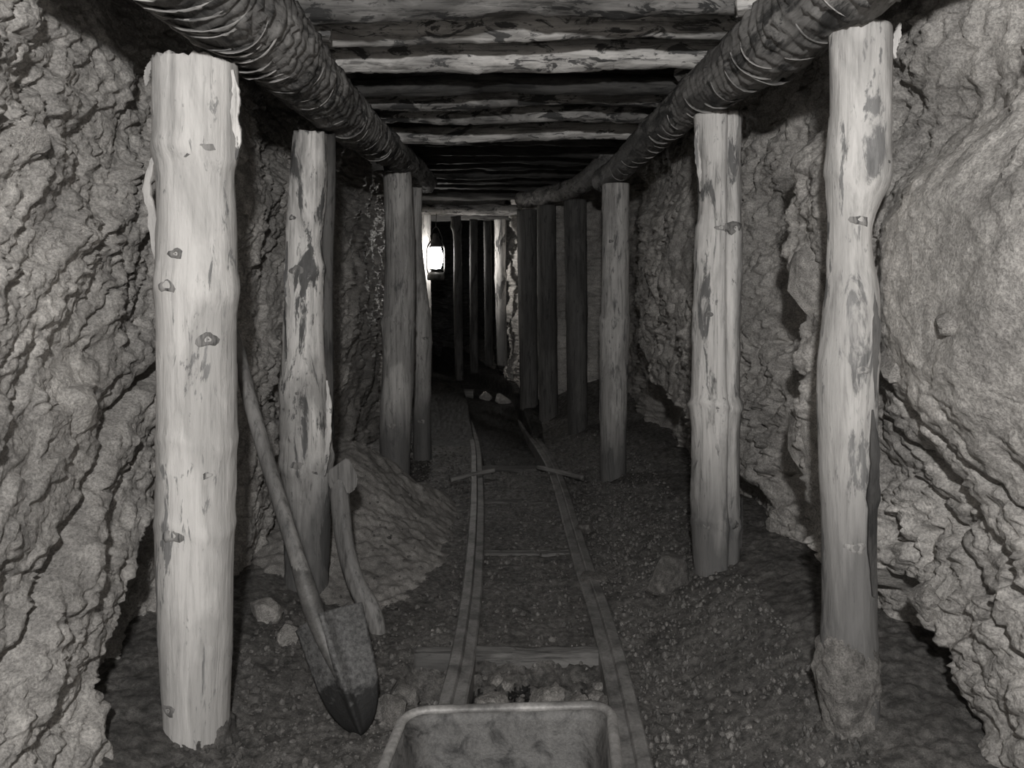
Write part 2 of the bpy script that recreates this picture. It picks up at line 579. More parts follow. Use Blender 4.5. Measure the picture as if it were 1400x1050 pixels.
def floor_height(x, y):
    """Height of the trodden floor, without the heap."""
    P = np.stack([x, y, np.zeros_like(x)], 1)
    xl, xr = np.interp(y, rl[:, 1], rl[:, 0]), np.interp(y, rr[:, 1], rr[:, 0])
    inside = sstep(0.0, 0.03, x - xl) * sstep(0.0, 0.03, xr - x)
    h = 0.018 * fbm(P * 3.0, 4, 70) + 0.012 * fbm(P * 14, 3, 71)
    f1, f2, cid = worley(P * 26 + 0.3, 72)
    h += (0.012 * (0.5 - f1) + 0.006 * (cid - 0.5)) * (1 - 0.6 * inside)
    g1, _, _ = worley(P * 60, 73)
    h += 0.006 * (0.5 - g1)
    # banks along both sides
    h += 0.17 * sstep(0.42, 1.05, x) * sstep(0.5, 2.2, y) + 0.05 * sstep(0.5, 0.8, x) * gauss(y, 2.6, 0.6)
    h += 0.05 * gauss(x, 0.55, 0.22) * gauss(y, 3.6, 0.7)
    h += 0.10 * sstep(-0.55, -1.05, x) - 0.05 * gauss(x, -0.8, 0.25) * gauss(y, 1.95, 0.35)
    # trench in front of the boards
    tr = sstep(2.66, 2.62, y + 0.02 * perlin(P * 9, 74))
    t1, t2, tc_ = worley(P * np.array([13, 17, 1]) + 0.2 * fbm(P * 9, 2, 77)[:, None], 78)
    h += tr * inside * (-0.022 - 0.03 * sstep(2.6, 2.45, y) + 0.018 * (tc_ - 0.4) - 0.02 * t1 + 0.02 * fbm(P * 40, 3, 75))
    h -= 0.10 * gauss(y, 2.52, 0.12) * sstep(-0.17, -0.20, x) * sstep(-0.36, -0.30, x)
    # beyond the boards the bed drops into a dark wet trough
    h -= 0.10 * sstep(5.42, 5.48, y + 0.03 * perlin(P * 8, 76)) * inside * sstep(7.8, 7.2, y)
    # spoil rising at the far bend
    h += 0.30 * sstep(6.4, 8.0, y) * (1 - 0.5 * inside) + 0.14 * sstep(5.3, 7.0, y) * sstep(0.25, 0.6, x)
    return h


def heap_height(x, y):
    """Height of the shovelled heap between second and third left post above the floor."""
    P = np.stack([x, y, np.zeros_like(x)], 1)
    w = 0.04 * perlin(P * 3.5, 80)
    w = w + 0.03 * perlin(P * 11, 83)
    hx = sstep(-0.22, -0.86, x + w)
    hy = sstep(2.66, 4.25, y + 0.5 * (x + 0.5) + w) * sstep(4.72, 4.38, y - 0.25 * (x + 0.6) + w)
    h = 0.31 * hx * hy + 0.05 * hx ** 0.5 * hy - 0.022 + 0.006 * perlin(P * 17, 84)
    return h + (0.012 * fbm(P * 8, 3, 81) + 0.0025 * fbm(P * 40, 3, 82)) * np.clip(h * 12, 0, 1)


def y_axis(a, b, k, first=-1.6):
    ys, y = [], a
    while y < b:
        ys.append(y)
        y += max(0.006, k * y)
    return np.concatenate([np.linspace(first, a, 10, endpoint=False), ys])


fx = np.linspace(-1.45, 1.4, 330)
fy = y_axis(1.2, 13.6, 0.0042)
FX, FY = np.meshgrid(fx, fy)
fz = floor_height(FX.ravel(), FY.ravel())
shift = np.interp(FY.ravel(), [0, 8.0, 9.5, 13.6], [0, 0, -0.5, -1.2])
floor = mesh_obj('floor', np.stack([FX.ravel() + shift, FY.ravel(), fz], 1), grid_faces(len(fx), len(fy)), M_FLOOR)
floor['kind'] = 'structure'
floor.data.materials.append(M_WET_SHADE)
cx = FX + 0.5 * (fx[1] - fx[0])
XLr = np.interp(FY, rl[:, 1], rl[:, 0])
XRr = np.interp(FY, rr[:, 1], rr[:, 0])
wet = ((FX > XLr) & (FX < XRr) & (FY > 5.46)) | ((FY > 6.2) & (FX < 0.25)) | ((FX > XLr + 0.01) & (FX < XRr - 0.01) & (FY < 2.6) & (fz.reshape(FX.shape) < -0.06))  # wet trough and trench hollows, plus far floor coloured dark as shade
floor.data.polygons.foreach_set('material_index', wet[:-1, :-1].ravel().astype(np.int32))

hx_ = np.linspace(-1.12, -0.20, 170)
hy_ = np.linspace(2.5, 5.15, 260)
HX, HY = np.meshgrid(hx_, hy_)
hz = heap_height(HX.ravel(), HY.ravel())
heap = mesh_obj('dirt_heap', np.stack([HX.ravel(), HY.ravel(), floor_height(HX.ravel(), HY.ravel()) * 0.9 + hz], 1), grid_faces(len(hx_), len(hy_)), M_HEAP)
tag(heap, 'smooth grey heap of shovelled dirt sloping down beside the left rail', 'dirt heap', kind='stuff')


def ground(x, y):
    a = floor_height(np.array([float(x)]), np.array([float(y)]))[0]
    if -1.12 < x < -0.2 and 2.5 < y < 5.15:
        a = max(a, a * 0.9 + heap_height(np.array([float(x)]), np.array([float(y)]))[0])
    return a


rx = np.linspace(-1.5, 1.45, 90)
ry = np.linspace(-1.6, 13.6, 260)
RX, RY = np.meshgrid(rx, ry)
RP = np.stack([RX.ravel(), RY.ravel(), np.zeros(RX.size)], 1)
rz = EYE + 1.03 + 0.06 * fbm(RP * 3, 4, 60) + 0.02 * fbm(RP * 14, 2, 61)
rshift = np.interp(RY.ravel(), [0, 8.0, 9.5, 13.6], [0, 0, -0.5, -1.2])
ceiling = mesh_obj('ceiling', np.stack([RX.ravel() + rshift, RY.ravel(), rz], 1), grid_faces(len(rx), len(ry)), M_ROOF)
ceiling['kind'] = 'structure'

# ------------------------------------------------------------------ timber
def post_shape(seed, rough=1.0, groove=None, knots=()):
    def f(th, s, r):
        p = np.stack([np.cos(th) * 0.1, np.sin(th) * 0.1, s], 1)
        o = np.zeros(len(th))
        o += 0.045 * r * fbm(p * np.array([9, 9, 2.5]), 3, seed)
        o += rough * 0.018 * r * fbm(p * np.array([70, 70, 6]), 3, seed + 1)
        flake = fbm(p * np.array([14, 14, 6]), 4, seed + 2)
        o += rough * 0.03 * r * sstep(0.10, 0.13, flake)
        if groove is not None:
            a0, w, dp = groove
            da = (th - a0 + math.pi) % (2 * math.pi) - math.pi
            o -= dp * r * np.exp(-((da + 0.12 * np.sin(s * 3.1)) / w) ** 2)
        for (ks, amp, wd) in knots:                     # swollen rings
            o += amp * r * np.exp(-((s - ks + 0.02 * np.sin(2 * th + seed)) / wd) ** 2)
        return o
    return f


def knot_part(parent, centre, out, size, mat):
    """A branch scar: swollen lip around a sunken core, facing along out."""
    out = Vector(out).normalized()
    q = out.to_track_quat('Z', 'Y')
    bm = bmesh.new()
    rings = [(1.9, -0.45), (1.45, -0.02), (1.05, 0.16), (0.72, 0.20), (0.48, 0.02), (0.30, -0.12), (0.18, 0.06)]
    prev = None
    n = 14
    for r, h in rings:
        cur = []
        for j in range(n):
            a = 2 * math.pi * j / n
            rr_ = r * size * (1 + 0.16 * math.sin(3 * a + size * 900) + 0.08 * math.sin(5 * a))
            cur.append(bm.verts.new(Vector(centre) + q @ Vector((rr_ * math.cos(a) * 1.1, rr_ * math.sin(a) * 0.8, h * size))))
        if prev:
            for j in range(n):
                bm.faces.new((prev[j], prev[(j + 1) % n], cur[(j + 1) % n], cur[j]))
        prev = cur
    bm.faces.new(prev)
    o = bm_obj('knot', bm, M_KNOT, parent, True)
    return o


def splinter(parent, name, pts, width, thick, mat, out=(0, -1, 0)):
    """Ragged sliver of bark or wood along local points; width in the plane across out."""
    pts = [Vector(q) for q in spline([tuple(p) for p in pts], 22)]
    n = len(pts)
    bm = bmesh.new()
    out = Vector(out).normalized()
    rows = []
    for i, p in enumerate(pts):
        p = Vector(p)
        t = (Vector(pts[min(i + 1, n - 1)]) - Vector(pts[max(i - 1, 0)])).normalized()
        s = t.cross(out).normalized()
        w = width * (math.sin(math.pi * (0.08 + 0.86 * i / (n - 1))) * random.uniform(0.6, 1.1))
        rows.append([bm.verts.new(p + s * w * 0.5 + out * thick * 0.5), bm.verts.new(p - s * w * 0.5 + out * thick * 0.5),
                     bm.verts.new(p - s * w * 0.5 - out * thick * 0.5), bm.verts.new(p + s * w * 0.5 - out * thick * 0.5)])
    for a, b in zip(rows[:-1], rows[1:]):
        for j in range(4):
            bm.faces.new((a[j], a[(j + 1) % 4], b[(j + 1) % 4], b[j]))
    bm.faces.new(rows[0][::-1])
    bm.faces.new(rows[-1])
    return bm_obj(name, bm, mat, parent)


def timber_post(label, sil, Y, mat, seed, knots=(), rings=(), group=None, nseg=36, nlen=150, rough=1.0, groove=None, ragged=0.0):
    """sil: rows (py, px left, px right) of the post seen at distance Y."""
    keys = []
    for py, a, b in sil:
        p = W((a + b) / 2, py, Y)
        keys.append((p.x, p.y, p.z, (b - a) / 2 / FPX * Y))
    base = keys[-1][:3]
    keys = keys[::-1]
    z0 = keys[0][2]
    rk = [(EYE - (py - 400) / FPX * Y - z0, amp, wd) for py, amp, wd in rings]
    v, f = tube(keys, nseg, nlen, (0, 1, 0), post_shape(seed, rough, groove, rk))
    if ragged:
        top = v[(nlen - 4) * nseg:nlen * nseg]
        top[:, 2] -= ragged * np.abs(perlin(top * 30, seed))[:] * np.repeat([0, 0.3, 0.6, 1.0], nseg)
    v = v - np.array(base)
    o = mesh_obj('timber_post', v, f, mat)
    o.location = base
    tag(o, label, 'post', group)
    k = spline([(*kk,) for kk in keys], 200)
    for px, py, sz in knots:
        z = EYE - (py - 400) / FPX * Y
        i = np.argmin(abs(k[:, 2] - z))
        c, r = k[i, :3], k[i, 3]
        dx = ((px - 700) / FPX * Y - c[0])
        a = max(-0.93, min(0.93, dx / r))
        out = Vector((a, -math.sqrt(1 - a * a), 0))
        pos = Vector(c) + out * r * 1.0 - Vector(base)
        knot_part(o, pos, out, sz, mat)
    return o


POST_L1 = timber_post('thick pale peeled timber post at the left front, its left edge split', [(84, 212, 322), (140, 213, 323), (200, 213, 322), (230, 216, 318), (300, 218, 322), (390, 216, 324), (470, 218, 321), (600, 219, 321), (715, 217, 319), (800, 218, 317), (900, 221, 315), (980, 226, 312), (1100, 226, 310)],
                      2.15, M_POST, 101, [(286, 212, 0.022), (250, 390, 0.018), (300, 460, 0.017), (262, 348, 0.012), (252, 597, 0.014), (256, 715, 0.017), (300, 640, 0.009), (246, 950, 0.013)],
                      [(215, 0.07, 0.03), (395, 0.04, 0.03), (600, 0.035, 0.02), (715, 0.04, 0.02)], nseg=56, nlen=240, rough=0.6, ragged=0.05)
POST_L2 = timber_post('patchy second post on the left with a dark slab down its right side', [(180, 402, 446), (250, 396, 446), (330, 391, 440), (370, 392, 443), (450, 388, 441), (520, 385, 445), (600, 384, 452), (640, 386, 452), (720, 388, 450), (860, 392, 448)],
                      3.14, M_POST_B, 111, [(428, 630, 0.026), (412, 372, 0.018), (408, 535, 0.015), (405, 300, 0.01)], [(372, 0.09, 0.02), (632, 0.10, 0.03), (530, 0.05, 0.03)], nseg=44, nlen=190, rough=1.3, ragged=0.04)
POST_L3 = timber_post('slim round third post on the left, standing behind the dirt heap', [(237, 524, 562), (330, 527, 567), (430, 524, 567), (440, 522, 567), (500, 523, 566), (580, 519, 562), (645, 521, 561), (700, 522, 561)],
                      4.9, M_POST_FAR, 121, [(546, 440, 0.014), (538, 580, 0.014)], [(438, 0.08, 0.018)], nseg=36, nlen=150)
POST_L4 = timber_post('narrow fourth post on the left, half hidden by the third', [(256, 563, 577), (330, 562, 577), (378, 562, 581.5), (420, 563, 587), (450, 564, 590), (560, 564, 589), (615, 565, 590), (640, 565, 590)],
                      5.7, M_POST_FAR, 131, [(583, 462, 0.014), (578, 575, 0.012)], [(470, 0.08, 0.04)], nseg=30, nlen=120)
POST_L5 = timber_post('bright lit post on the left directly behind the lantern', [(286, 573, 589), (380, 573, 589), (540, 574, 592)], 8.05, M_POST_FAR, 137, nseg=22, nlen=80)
POST_R1 = timber_post('thick pale post at the right front, pinched to a waist on its right side', [(40, 1137, 1217), (60, 1136, 1217), (150, 1137, 1216), (220, 1131, 1215), (245, 1130, 1214), (270, 1131, 1203), (310, 1133, 1190), (360, 1132, 1192), (400, 1130, 1199), (480, 1122, 1199), (560, 1119, 1197), (700, 1124, 1196), (830, 1126, 1196), (880, 1124, 1198), (1000, 1128, 1200), (1110, 1128, 1200)],
                      2.0, M_POST_R1, 141, [(1164, 305, 0.012), (1156, 740, 0.013), (1205, 228, 0.013), (1163, 500, 0.010)], [(235, 0.04, 0.03), (490, 0.03, 0.03)], nseg=56, nlen=240, rough=0.7)
POST_R2 = timber_post('second post on the right with a long groove and ringed joints', [(157, 950, 1013), (250, 955, 1012), (300, 955, 1013), (330, 950, 1014), (420, 948, 1012), (540, 945, 1011), (550, 943, 1014), (600, 947, 1010), (680, 945, 1010), (710, 947, 1012), (800, 950, 1010), (850, 950, 1010)],
                      3.1, M_POST_R, 151, [(998, 313, 0.020), (978, 314, 0.012), (962, 430, 0.010), (975, 552, 0.010), (960, 712, 0.013), (1000, 710, 0.010)], [(312, 0.05, 0.02), (420, 0.03, 0.02), (550, 0.07, 0.012), (710, 0.06, 0.02)], nseg=56, nlen=200, rough=1.0, groove=(-1.95, 0.16, 0.28))
POST_R3 = timber_post('third post on the right, slim and speckled, under the stringer end', [(252, 823, 860), (300, 824, 860), (430, 822, 860), (440, 820, 861), (560, 820, 857), (660, 821, 856), (700, 821, 856)],
                      5.0, M_POST_FAR, 161, [(840, 440, 0.014), (833, 330, 0.009)], [(438, 0.06, 0.02), (290, 0.05, 0.02)], nseg=36, nlen=150)
POST_R4 = timber_post('dim fourth post on the right, standing behind the third right post', [(274, 771, 802), (430, 774, 803), (580, 776, 803), (610, 776, 803)], 6.4, M_POST_DARK, 171, [(788, 330, 0.012)], [(420, 0.05, 0.05)], nseg=28, nlen=100)
POST_R5 = timber_post('dim fifth post on the right, left of the fourth', [(281, 734, 760), (400, 735, 761), (550, 737, 763), (585, 737, 763)], 7.0, M_POST_DARK, 181, (), [(450, 0.05, 0.05)], nseg=26, nlen=100)
POST_R6 = timber_post('almost black sixth post on the right beside the lamp-lit wall patch', [(287, 707, 734), (400, 708, 734), (520, 711, 736), (560, 711, 736)], 7.3, M_POST_DARK, 191, (), (), nseg=24, nlen=90)
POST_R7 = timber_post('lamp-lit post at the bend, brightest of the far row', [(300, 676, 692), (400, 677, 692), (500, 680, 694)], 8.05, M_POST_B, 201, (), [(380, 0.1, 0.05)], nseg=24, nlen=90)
POST_R8 = timber_post('far post with one lit edge, just left of the bright bend post', [(302, 661, 672), (400, 662, 673), (500, 663, 674)], 7.62, M_POST_SHADE, 211, (), (), nseg=20, nlen=70)
POST_R9 = timber_post('far thin post in the middle of the dark row right of the lantern', [(300, 642, 653), (400, 642, 653), (510, 643, 654)], 7.58, M_POST_SHADE, 221, (), (), nseg=20, nlen=70)
POST_R10 = timber_post('far post nearest to the lantern on its right, faintly lit', [(296, 616, 630), (330, 620, 631), (400, 620, 632), (520, 622, 634)], 7.55, M_POST_SHADE, 231, (), [(312, 0.3, 0.03)], nseg=20, nlen=70)


def in_post(o, px, py, Y):
    return W(px, py, Y) - o.location


# slivers, slab, mud on the posts
def sliver(o, name, pts, Y, width, mat, label=None):
    s = splinter(o, name, [in_post(o, px, py, Y + dy) for px, py, dy in pts], width, 0.008, mat)
    if label: s['label'] = label
    return s


sliver(POST_L1, 'bark_strip', [(214, 205, 0), (205, 235, -.02), (201, 262, -.03), (208, 290, -.02), (210, 320, -.01), (215, 352, 0), (217, 375, 0)], 2.12, 0.028, M_POST, 'peeling strip of pale bark')
sliver(POST_L1, 'bark_strip', [(318, 96, 0), (323, 130, -.01), (321, 160, -.01), (326, 190, -.01), (323, 218, 0)], 2.10, 0.026, M_POST_B, 'torn dark edge strip')
sliver(POST_L1, 'bark_strip', [(207, 84, 0), (202, 100, 0), (200, 118, 0.02)], 2.16, 0.02, M_POST)
sliver(POST_R1, 'bark_strip', [(1230, 32, 0), (1226, 50, 0), (1222, 70, 0), (1224, 80, 0)], 2.0, 0.02, M_POST)
sliver(POST_R1, 'bark_strip', [(1192, 560, 0), (1196, 620, -.01), (1194, 680, -.01), (1192, 740, -.01), (1194, 815, 0)], 1.94, 0.03, M_SLAB, 'dark strip of bark left on the right side')
sliver(POST_R1, 'bark_strip', [(1191, 390, 0), (1198, 440, -.01), (1196, 500, -.01), (1194, 560, 0)], 1.95, 0.02, M_SLAB)
sliver(POST_R1, 'bark_strip', [(1188, 300, 0), (1200, 275, 0), (1210, 250, 0), (1215, 225, 0)], 1.97, 0.012, M_POST_B)
sliver(POST_L2, 'bark_strip', [(447, 520, 0), (450, 550, -.01), (449, 590, -.01), (447, 625, 0), (444, 650, 0)], 3.07, 0.026, M_POST_B, 'pale frayed strip of bark')
sliver(POST_L2, 'bark_strip', [(393, 330, 0), (391, 380, -.01), (397, 430, -.01), (395, 470, 0)], 3.09, 0.02, M_POST_B)
sliver(POST_R2, 'bark_strip', [(953, 170, 0), (952, 200, -.01), (956, 235, -.01), (957, 262, 0)], 3.02, 0.02, M_POST)
sliver(POST_R2, 'bark_strip', [(1014, 680, 0), (1013, 710, -.01), (1013, 750, 0)], 3.06, 0.016, M_SLAB)


def slab_part():
    keys = []
    for px, py in ((450, 183), (450, 260), (447, 340), (446, 440), (447, 500), (448, 600)):
        p = W(px, py, 3.2) - POST_L2.location
        keys.append((*p, 0.026))
    o = tube_obj('bark_slab', keys[::-1], M_SLAB, POST_L2, nseg=12, nlen=40, shape=post_shape(330, 1.5))
    o['label'] = 'dark slab wedged along the right side'


slab_part()

# mud plastered on the foot of the right front post
def lump(name, centre, size, mat, seed, parent=None, sub=3, amp=0.3, flat=None, smooth=True):
    """Broken stone: a ball cut by random planes, then roughened."""
    bm = bmesh.new()
    bmesh.ops.create_icosphere(bm, subdivisions=sub, radius=1.0)
    co = np.array([v.co[:] for v in bm.verts])
    rs = np.random.default_rng(seed)
    r = np.ones(len(co))
    for _ in range(11):
        nrm = rs.normal(size=3)
        nrm /= np.linalg.norm(nrm)
        h = rs.uniform(0.50, 0.85)
        dt = co @ nrm
        r = np.where(dt > 1e-3, np.minimum(r, h / np.maximum(dt, 1e-3)), r)
    r = r * (1 + amp * 0.35 * fbm(co * 2.2 + seed * 3.7, 4, seed)) * 1.15
    for v, k in zip(bm.verts, r):
        v.co = Vector((v.co.x * k * size[0], v.co.y * k * size[1], v.co.z * k * size[2]))
    o = bm_obj(name, bm, mat, parent, False)
    o.location = centre
    return o


def mud_sleeve(post, rows, Y, seed, mat):
    """Mud plastered round a post: thick at places, ragged at its upper edge."""
    keys = []
    for py, a, b in rows[::-1]:
        p = W((a + b) / 2, py, Y) - post.location
        keys.append((*p, (b - a) / 2 / FPX * Y))
    H = keys[-1][2] - keys[0][2]

    def shp(th, s_, r):
        p = np.stack([np.cos(th) * 0.1, np.sin(th) * 0.1, s_], 1)
        o = 0.30 * r * fbm(p * np.array([9, 9, 8]), 4, seed) + 0.16 * r * np.abs(perlin(p * 30, seed + 1)) + 0.03 * r * fbm(p * 90, 2, seed + 2)
        return o - 0.22 * r * sstep(0.45, 1.0, s_ / H)
    v, f = tube(keys, 60, 90, (0, 1, 0), shp)
    o = mesh_obj('mud_clump', v, f, mat, post)
    o['label'] = 'mud plastered round the foot'
    return o


mud_sleeve(POST_R1, [(800, 1133, 1187), (860, 1127, 1194), (893, 1119, 1200), (930, 1116, 1202), (962, 1123, 1198), (1000, 1129, 1197), (1110, 1126, 1204)], 1.99, 421, M_CLUMP)
mud_sleeve(POST_L1, [(920, 236, 301), (970, 230, 308), (1000, 223, 315), (1040, 219, 319), (1090, 216, 322)], 2.15, 431, M_FLOOR)


# ------------------------------------------------------------------ stringers: long barked logs along both sides
def ring_bark(seed, freq, amp):
    def f(th, s, r):
        p = np.stack([np.cos(th) * 0.1, np.sin(th) * 0.1, s], 1)
        n = fbm(p * np.array([9, 9, 5]), 3, seed)
        ph = s * freq + 1.6 * n
        saw = ph - np.floor(ph)
        o = amp * r * (saw ** 2.0) * (0.4 + 0.9 * sstep(-0.3, 0.3, fbm(p * np.array([16, 16, 9]), 2, seed + 3)))
        o += 0.10 * r * fbm(p * np.array([5, 5, 2.2]), 3, seed + 1)
        o += 0.045 * r * fbm(p * np.array([60, 60, 50]), 3, seed + 2)
        return o
    return f


def stringer(label, keys, seed, curls, nlen, freq, amp, nseg=44):
    base = keys[0][:3]
    v, f = tube(keys, nseg, nlen, (0, 0, 1), ring_bark(seed, freq, amp))
    o = mesh_obj('roof_stringer', v - np.array(base), f, M_BARK)
    o.location = base
    tag(o, label, 'log beam')
    k = spline(keys, 200)
    c, r = k[:, :3], k[:, 3]
    t, a, b = frames(c, (0, 0, 1))
    for (Yc, a0, a1, w, lift) in curls:
        i = int(np.argmin(abs(c[:, 1] - Yc)))
        n = 18
        verts, faces = [], []
        for j in range(n):
            q = a0 + (a1 - a0) * j / (n - 1)
            e = math.sin(math.pi * (0.06 + 0.88 * j / (n - 1)))
            d = math.cos(q) * a[i] + math.sin(q) * b[i]
            jit = 0.35 * random.uniform(-1, 1)
            ww = w * (0.45 + 0.55 * e) * (1 + jit)
            slant = 0.03 * math.sin(q * 1.7 + Yc * 9)
            p0 = c[i] + d * (r[i] * 1.0) + t[i] * (slant + ww * 0.6)
            p1 = c[i] + d * (r[i] * 1.045 + lift * e * (1 + 0.5 * jit)) + t[i] * (slant - ww * 0.4)
            th = 0.004
            verts += [p0, p1, p1 - d * th + t[i] * 0.002, p0 - d * th * 2]
        for j in range(n - 1):
            for m_ in range(4):
                faces.append((j * 4 + m_, j * 4 + (m_ + 1) % 4, (j + 1) * 4 + (m_ + 1) % 4, (j + 1) * 4 + m_))
        faces += [(0, 1, 2, 3), tuple((n - 1) * 4 + q for q in (3, 2, 1, 0))]
        mesh_obj('bark_curl', [np.array(x) - np.array(base) for x in verts], faces, M_CURL, o, True)
    return o


D = math.radians
# frames(): for travel along +y with up z, angle 0 points to +x, angle 90 up, 180 to -x, 270 down
cl = []
for k_ in range(26):
    Yc = 1.55 + 0.032 * k_ + 0.016 * (k_ % 3)
    a0 = D(165 + random.uniform(0, 60)); cl.append((Yc, a0, a0 + D(random.uniform(60, 130)), random.uniform(0.03, 0.075), random.uniform(0.003, 0.02)))
for Yc in (2.38, 2.50, 2.62, 2.72, 2.86, 2.97, 3.08, 3.30, 3.42, 3.56, 3.72, 3.88, 4.02, 4.30, 4.48, 4.75, 5.0):
    a0 = D(random.uniform(180, 250)); cl.append((Yc, a0, a0 + D(random.uniform(50, 140)), random.uniform(0.02, 0.035), random.uniform(0.002, 0.01)))
cl.append((3.28, D(240), D(350), 0.05, 0.016))
cl.append((4.05, D(190), D(330), 0.035, 0.014))
STR_L = stringer('long dark barked log beam carried along the left posts, bark curling', [(-0.80, 0.9, EYE + 0.775, 0.135), (-0.765, 1.5, EYE + 0.765, 0.135), (-0.715, 2.15, EYE + 0.742, 0.118), (-0.70, 3.1, EYE + 0.737, 0.100), (-0.692, 4.0, EYE + 0.765, 0.090), (-0.668, 4.9, EYE + 0.812, 0.080), (-0.640, 6.0, EYE + 0.825, 0.076)], 501, cl, 420, 19, 0.13)
cr_ = []
for Yc in (1.75, 1.9, 2.05, 2.2, 2.35, 2.45, 2.6, 2.75, 2.92, 3.05, 3.2, 3.3, 3.42, 3.52, 3.64, 3.78, 3.9, 4.02, 4.15, 4.32, 4.5, 4.7, 4.85):
    a0 = D(random.uniform(190, 260)); cr_.append((Yc, a0, a0 + D(random.uniform(50, 110)), random.uniform(0.02, 0.035), random.uniform(0.003, 0.014)))
cr_.append((2.48, D(240), D(345), 0.06, 0.02))
STR_R = stringer('long dark barked log beam carried along the right posts', [(0.88, 0.9, EYE + 0.80, 0.125), (0.85, 1.4, EYE + 0.79, 0.125), (0.805, 2.0, EYE + 0.765, 0.118), (0.775, 2.5, EYE + 0.755, 0.105), (0.745, 3.1, EYE + 0.778, 0.088), (0.705, 4.0, EYE + 0.785, 0.080), (0.655, 5.0, EYE + 0.762, 0.076), (0.615, 5.45, EYE + 0.762, 0.074)], 541, cr_, 400, 15, 0.10)
STR_R2 = stringer('short dark log beam over the dim posts of the right bend', [(0.64, 5.25, EYE + 0.875, 0.075), (0.525, 6.4, EYE + 0.845, 0.080), (0.31, 7.0, EYE + 0.855, 0.080), (0.10, 7.4, EYE + 0.855, 0.080)], 571, [], 90, 10, 0.06, 28)

# ------------------------------------------------------------------ roof logs lying across the stringers
def roof_log(label, Y, py_left, py_mid, py_right, r, x0, x1, mat, seed, bow=0.0, flat=0.0, nlen=110, rough=1.0):
    zl, zm, zr = (EYE - (p - 400) / FPX * Y for p in (py_left, py_mid, py_right))
    rs = np.random.default_rng(seed)
    j1, j2, j3, j4 = rs.uniform(-0.25, 0.25, 4) * r
    keys = [(x0, Y + bow, zl, r * 0.92), (x0 * 0.5 + x1 * 0.5 - 0.25, Y, (zl + zm) / 2 + j1, r * (1 + 1.2 * j3)), (0.04, Y - bow * 0.5, zm, r * 1.03), (0.35, Y, (zm + zr) / 2 + j2, r * (1 + 1.2 * j4)), (x1, Y + bow, zr, r * 0.95)]

    def shp(th, s, rr__):
        p = np.stack([np.cos(th) * 0.08, np.sin(th) * 0.08, s], 1)
        o = 0.30 * rr__ * fbm(p * np.array([7, 7, 3.2]), 3, seed) + rough * 0.07 * rr__ * fbm(p * np.array([60, 60, 9]), 3, seed + 1)
        fk = fbm(p * np.array([16, 16, 5]), 4, seed + 2)
        return o + rough * 0.10 * rr__ * sstep(0.06, 0.09, fk) - rough * 0.08 * rr__ * sstep(-0.2, -0.25, fk)
    v, f = tube(keys, 26, nlen, (0, 0, 1), shp)
    base = ((x0 + x1) / 2, Y, zm)
    o = mesh_obj('roof_log', v - np.array(base), f, mat)
    o.location = base
    tag(o, label, 'roof log', 'logs laid across the roof')
    return o


roof_log('first roof log from the camera, cut off by the top of the picture', 2.46, 12, -6, -12, 0.058, -0.84, 0.93, M_LAG_DIM, 601, 0.02)
roof_log('second roof log from the camera, curved and grey brown', 2.76, 46, 37, 30, 0.050, -0.83, 0.92, M_LAG_MID, 611, 0.015)
roof_log('third roof log from the camera, thick with a pale scraped upper side', 3.05, 80, 76, 70, 0.058, -0.82, 0.90, M_LAG_PALE, 621)
roof_log('fourth roof log from the camera, dark and thin with a lit right half', 3.40, 122, 113, 114, 0.040, -0.81, 0.88, M_LAG_DARK, 631, 0.02)
roof_log('fifth roof log from the camera, dark with worn brown patches', 3.66, 138, 132, 136, 0.040, -0.81, 0.87, M_LAG, 641)
roof_log('sixth roof log from the camera, streaked with pale broken patches', 3.95, 155, 154, 157, 0.043, -0.80, 0.86, M_LAG, 651, 0.0, rough=1.8)
roof_log('seventh roof log from the camera, pale and bright along its lower side', 4.42, 184, 181, 177, 0.046, -0.80, 0.85, M_LAG_PALE, 661)
rest = ['first shade-coloured roof log beyond the pale one', 'second shade-coloured roof log beyond the pale one', 'third shade-coloured roof log, faintly lit below', 'fourth shade-coloured roof log beyond the pale one', 'fifth shade-coloured roof log, faintly lit below', 'sixth shade-coloured roof log over the dim right posts', 'seventh shade-coloured roof log, last but two before the lantern', 'eighth shade-coloured roof log, last but one before the lantern', 'last shade-coloured roof log before the lantern, its underside lit']
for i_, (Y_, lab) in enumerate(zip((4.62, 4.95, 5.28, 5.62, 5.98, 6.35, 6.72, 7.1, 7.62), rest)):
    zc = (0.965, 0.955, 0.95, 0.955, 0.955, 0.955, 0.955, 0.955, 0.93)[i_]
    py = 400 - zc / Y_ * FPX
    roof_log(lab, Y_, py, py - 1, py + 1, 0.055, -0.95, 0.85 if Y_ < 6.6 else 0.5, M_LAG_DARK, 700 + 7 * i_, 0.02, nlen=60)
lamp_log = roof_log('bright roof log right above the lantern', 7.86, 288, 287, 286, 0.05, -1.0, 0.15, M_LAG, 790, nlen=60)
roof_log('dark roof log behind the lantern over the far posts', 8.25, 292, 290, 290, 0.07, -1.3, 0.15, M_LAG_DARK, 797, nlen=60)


def wedge(label, px, py, Y, sx, sy, sz, rz, mat, seed):
    bm = bmesh.new()
    bmesh.ops.create_cube(bm, size=1.0)
    bmesh.ops.subdivide_edges(bm, edges=bm.edges, cuts=3, use_grid_fill=True)
    for v in bm.verts:
        k = 1 - 0.35 * (v.co.x + 0.5)
        v.co = Vector((v.co.x * sx, v.co.y * sy, v.co.z * sz * k))
        n = perlin(np.array([v.co[:]]) * 25 + seed, seed)[0]
        v.co += Vector((n, n * 0.7, n)) * 0.006
    o = bm_obj('timber_wedge', bm, mat)
    o.location = W(px, py, Y)
    o.rotation_euler = (0, 0.1, rz)
    return tag(o, label, 'wedge')


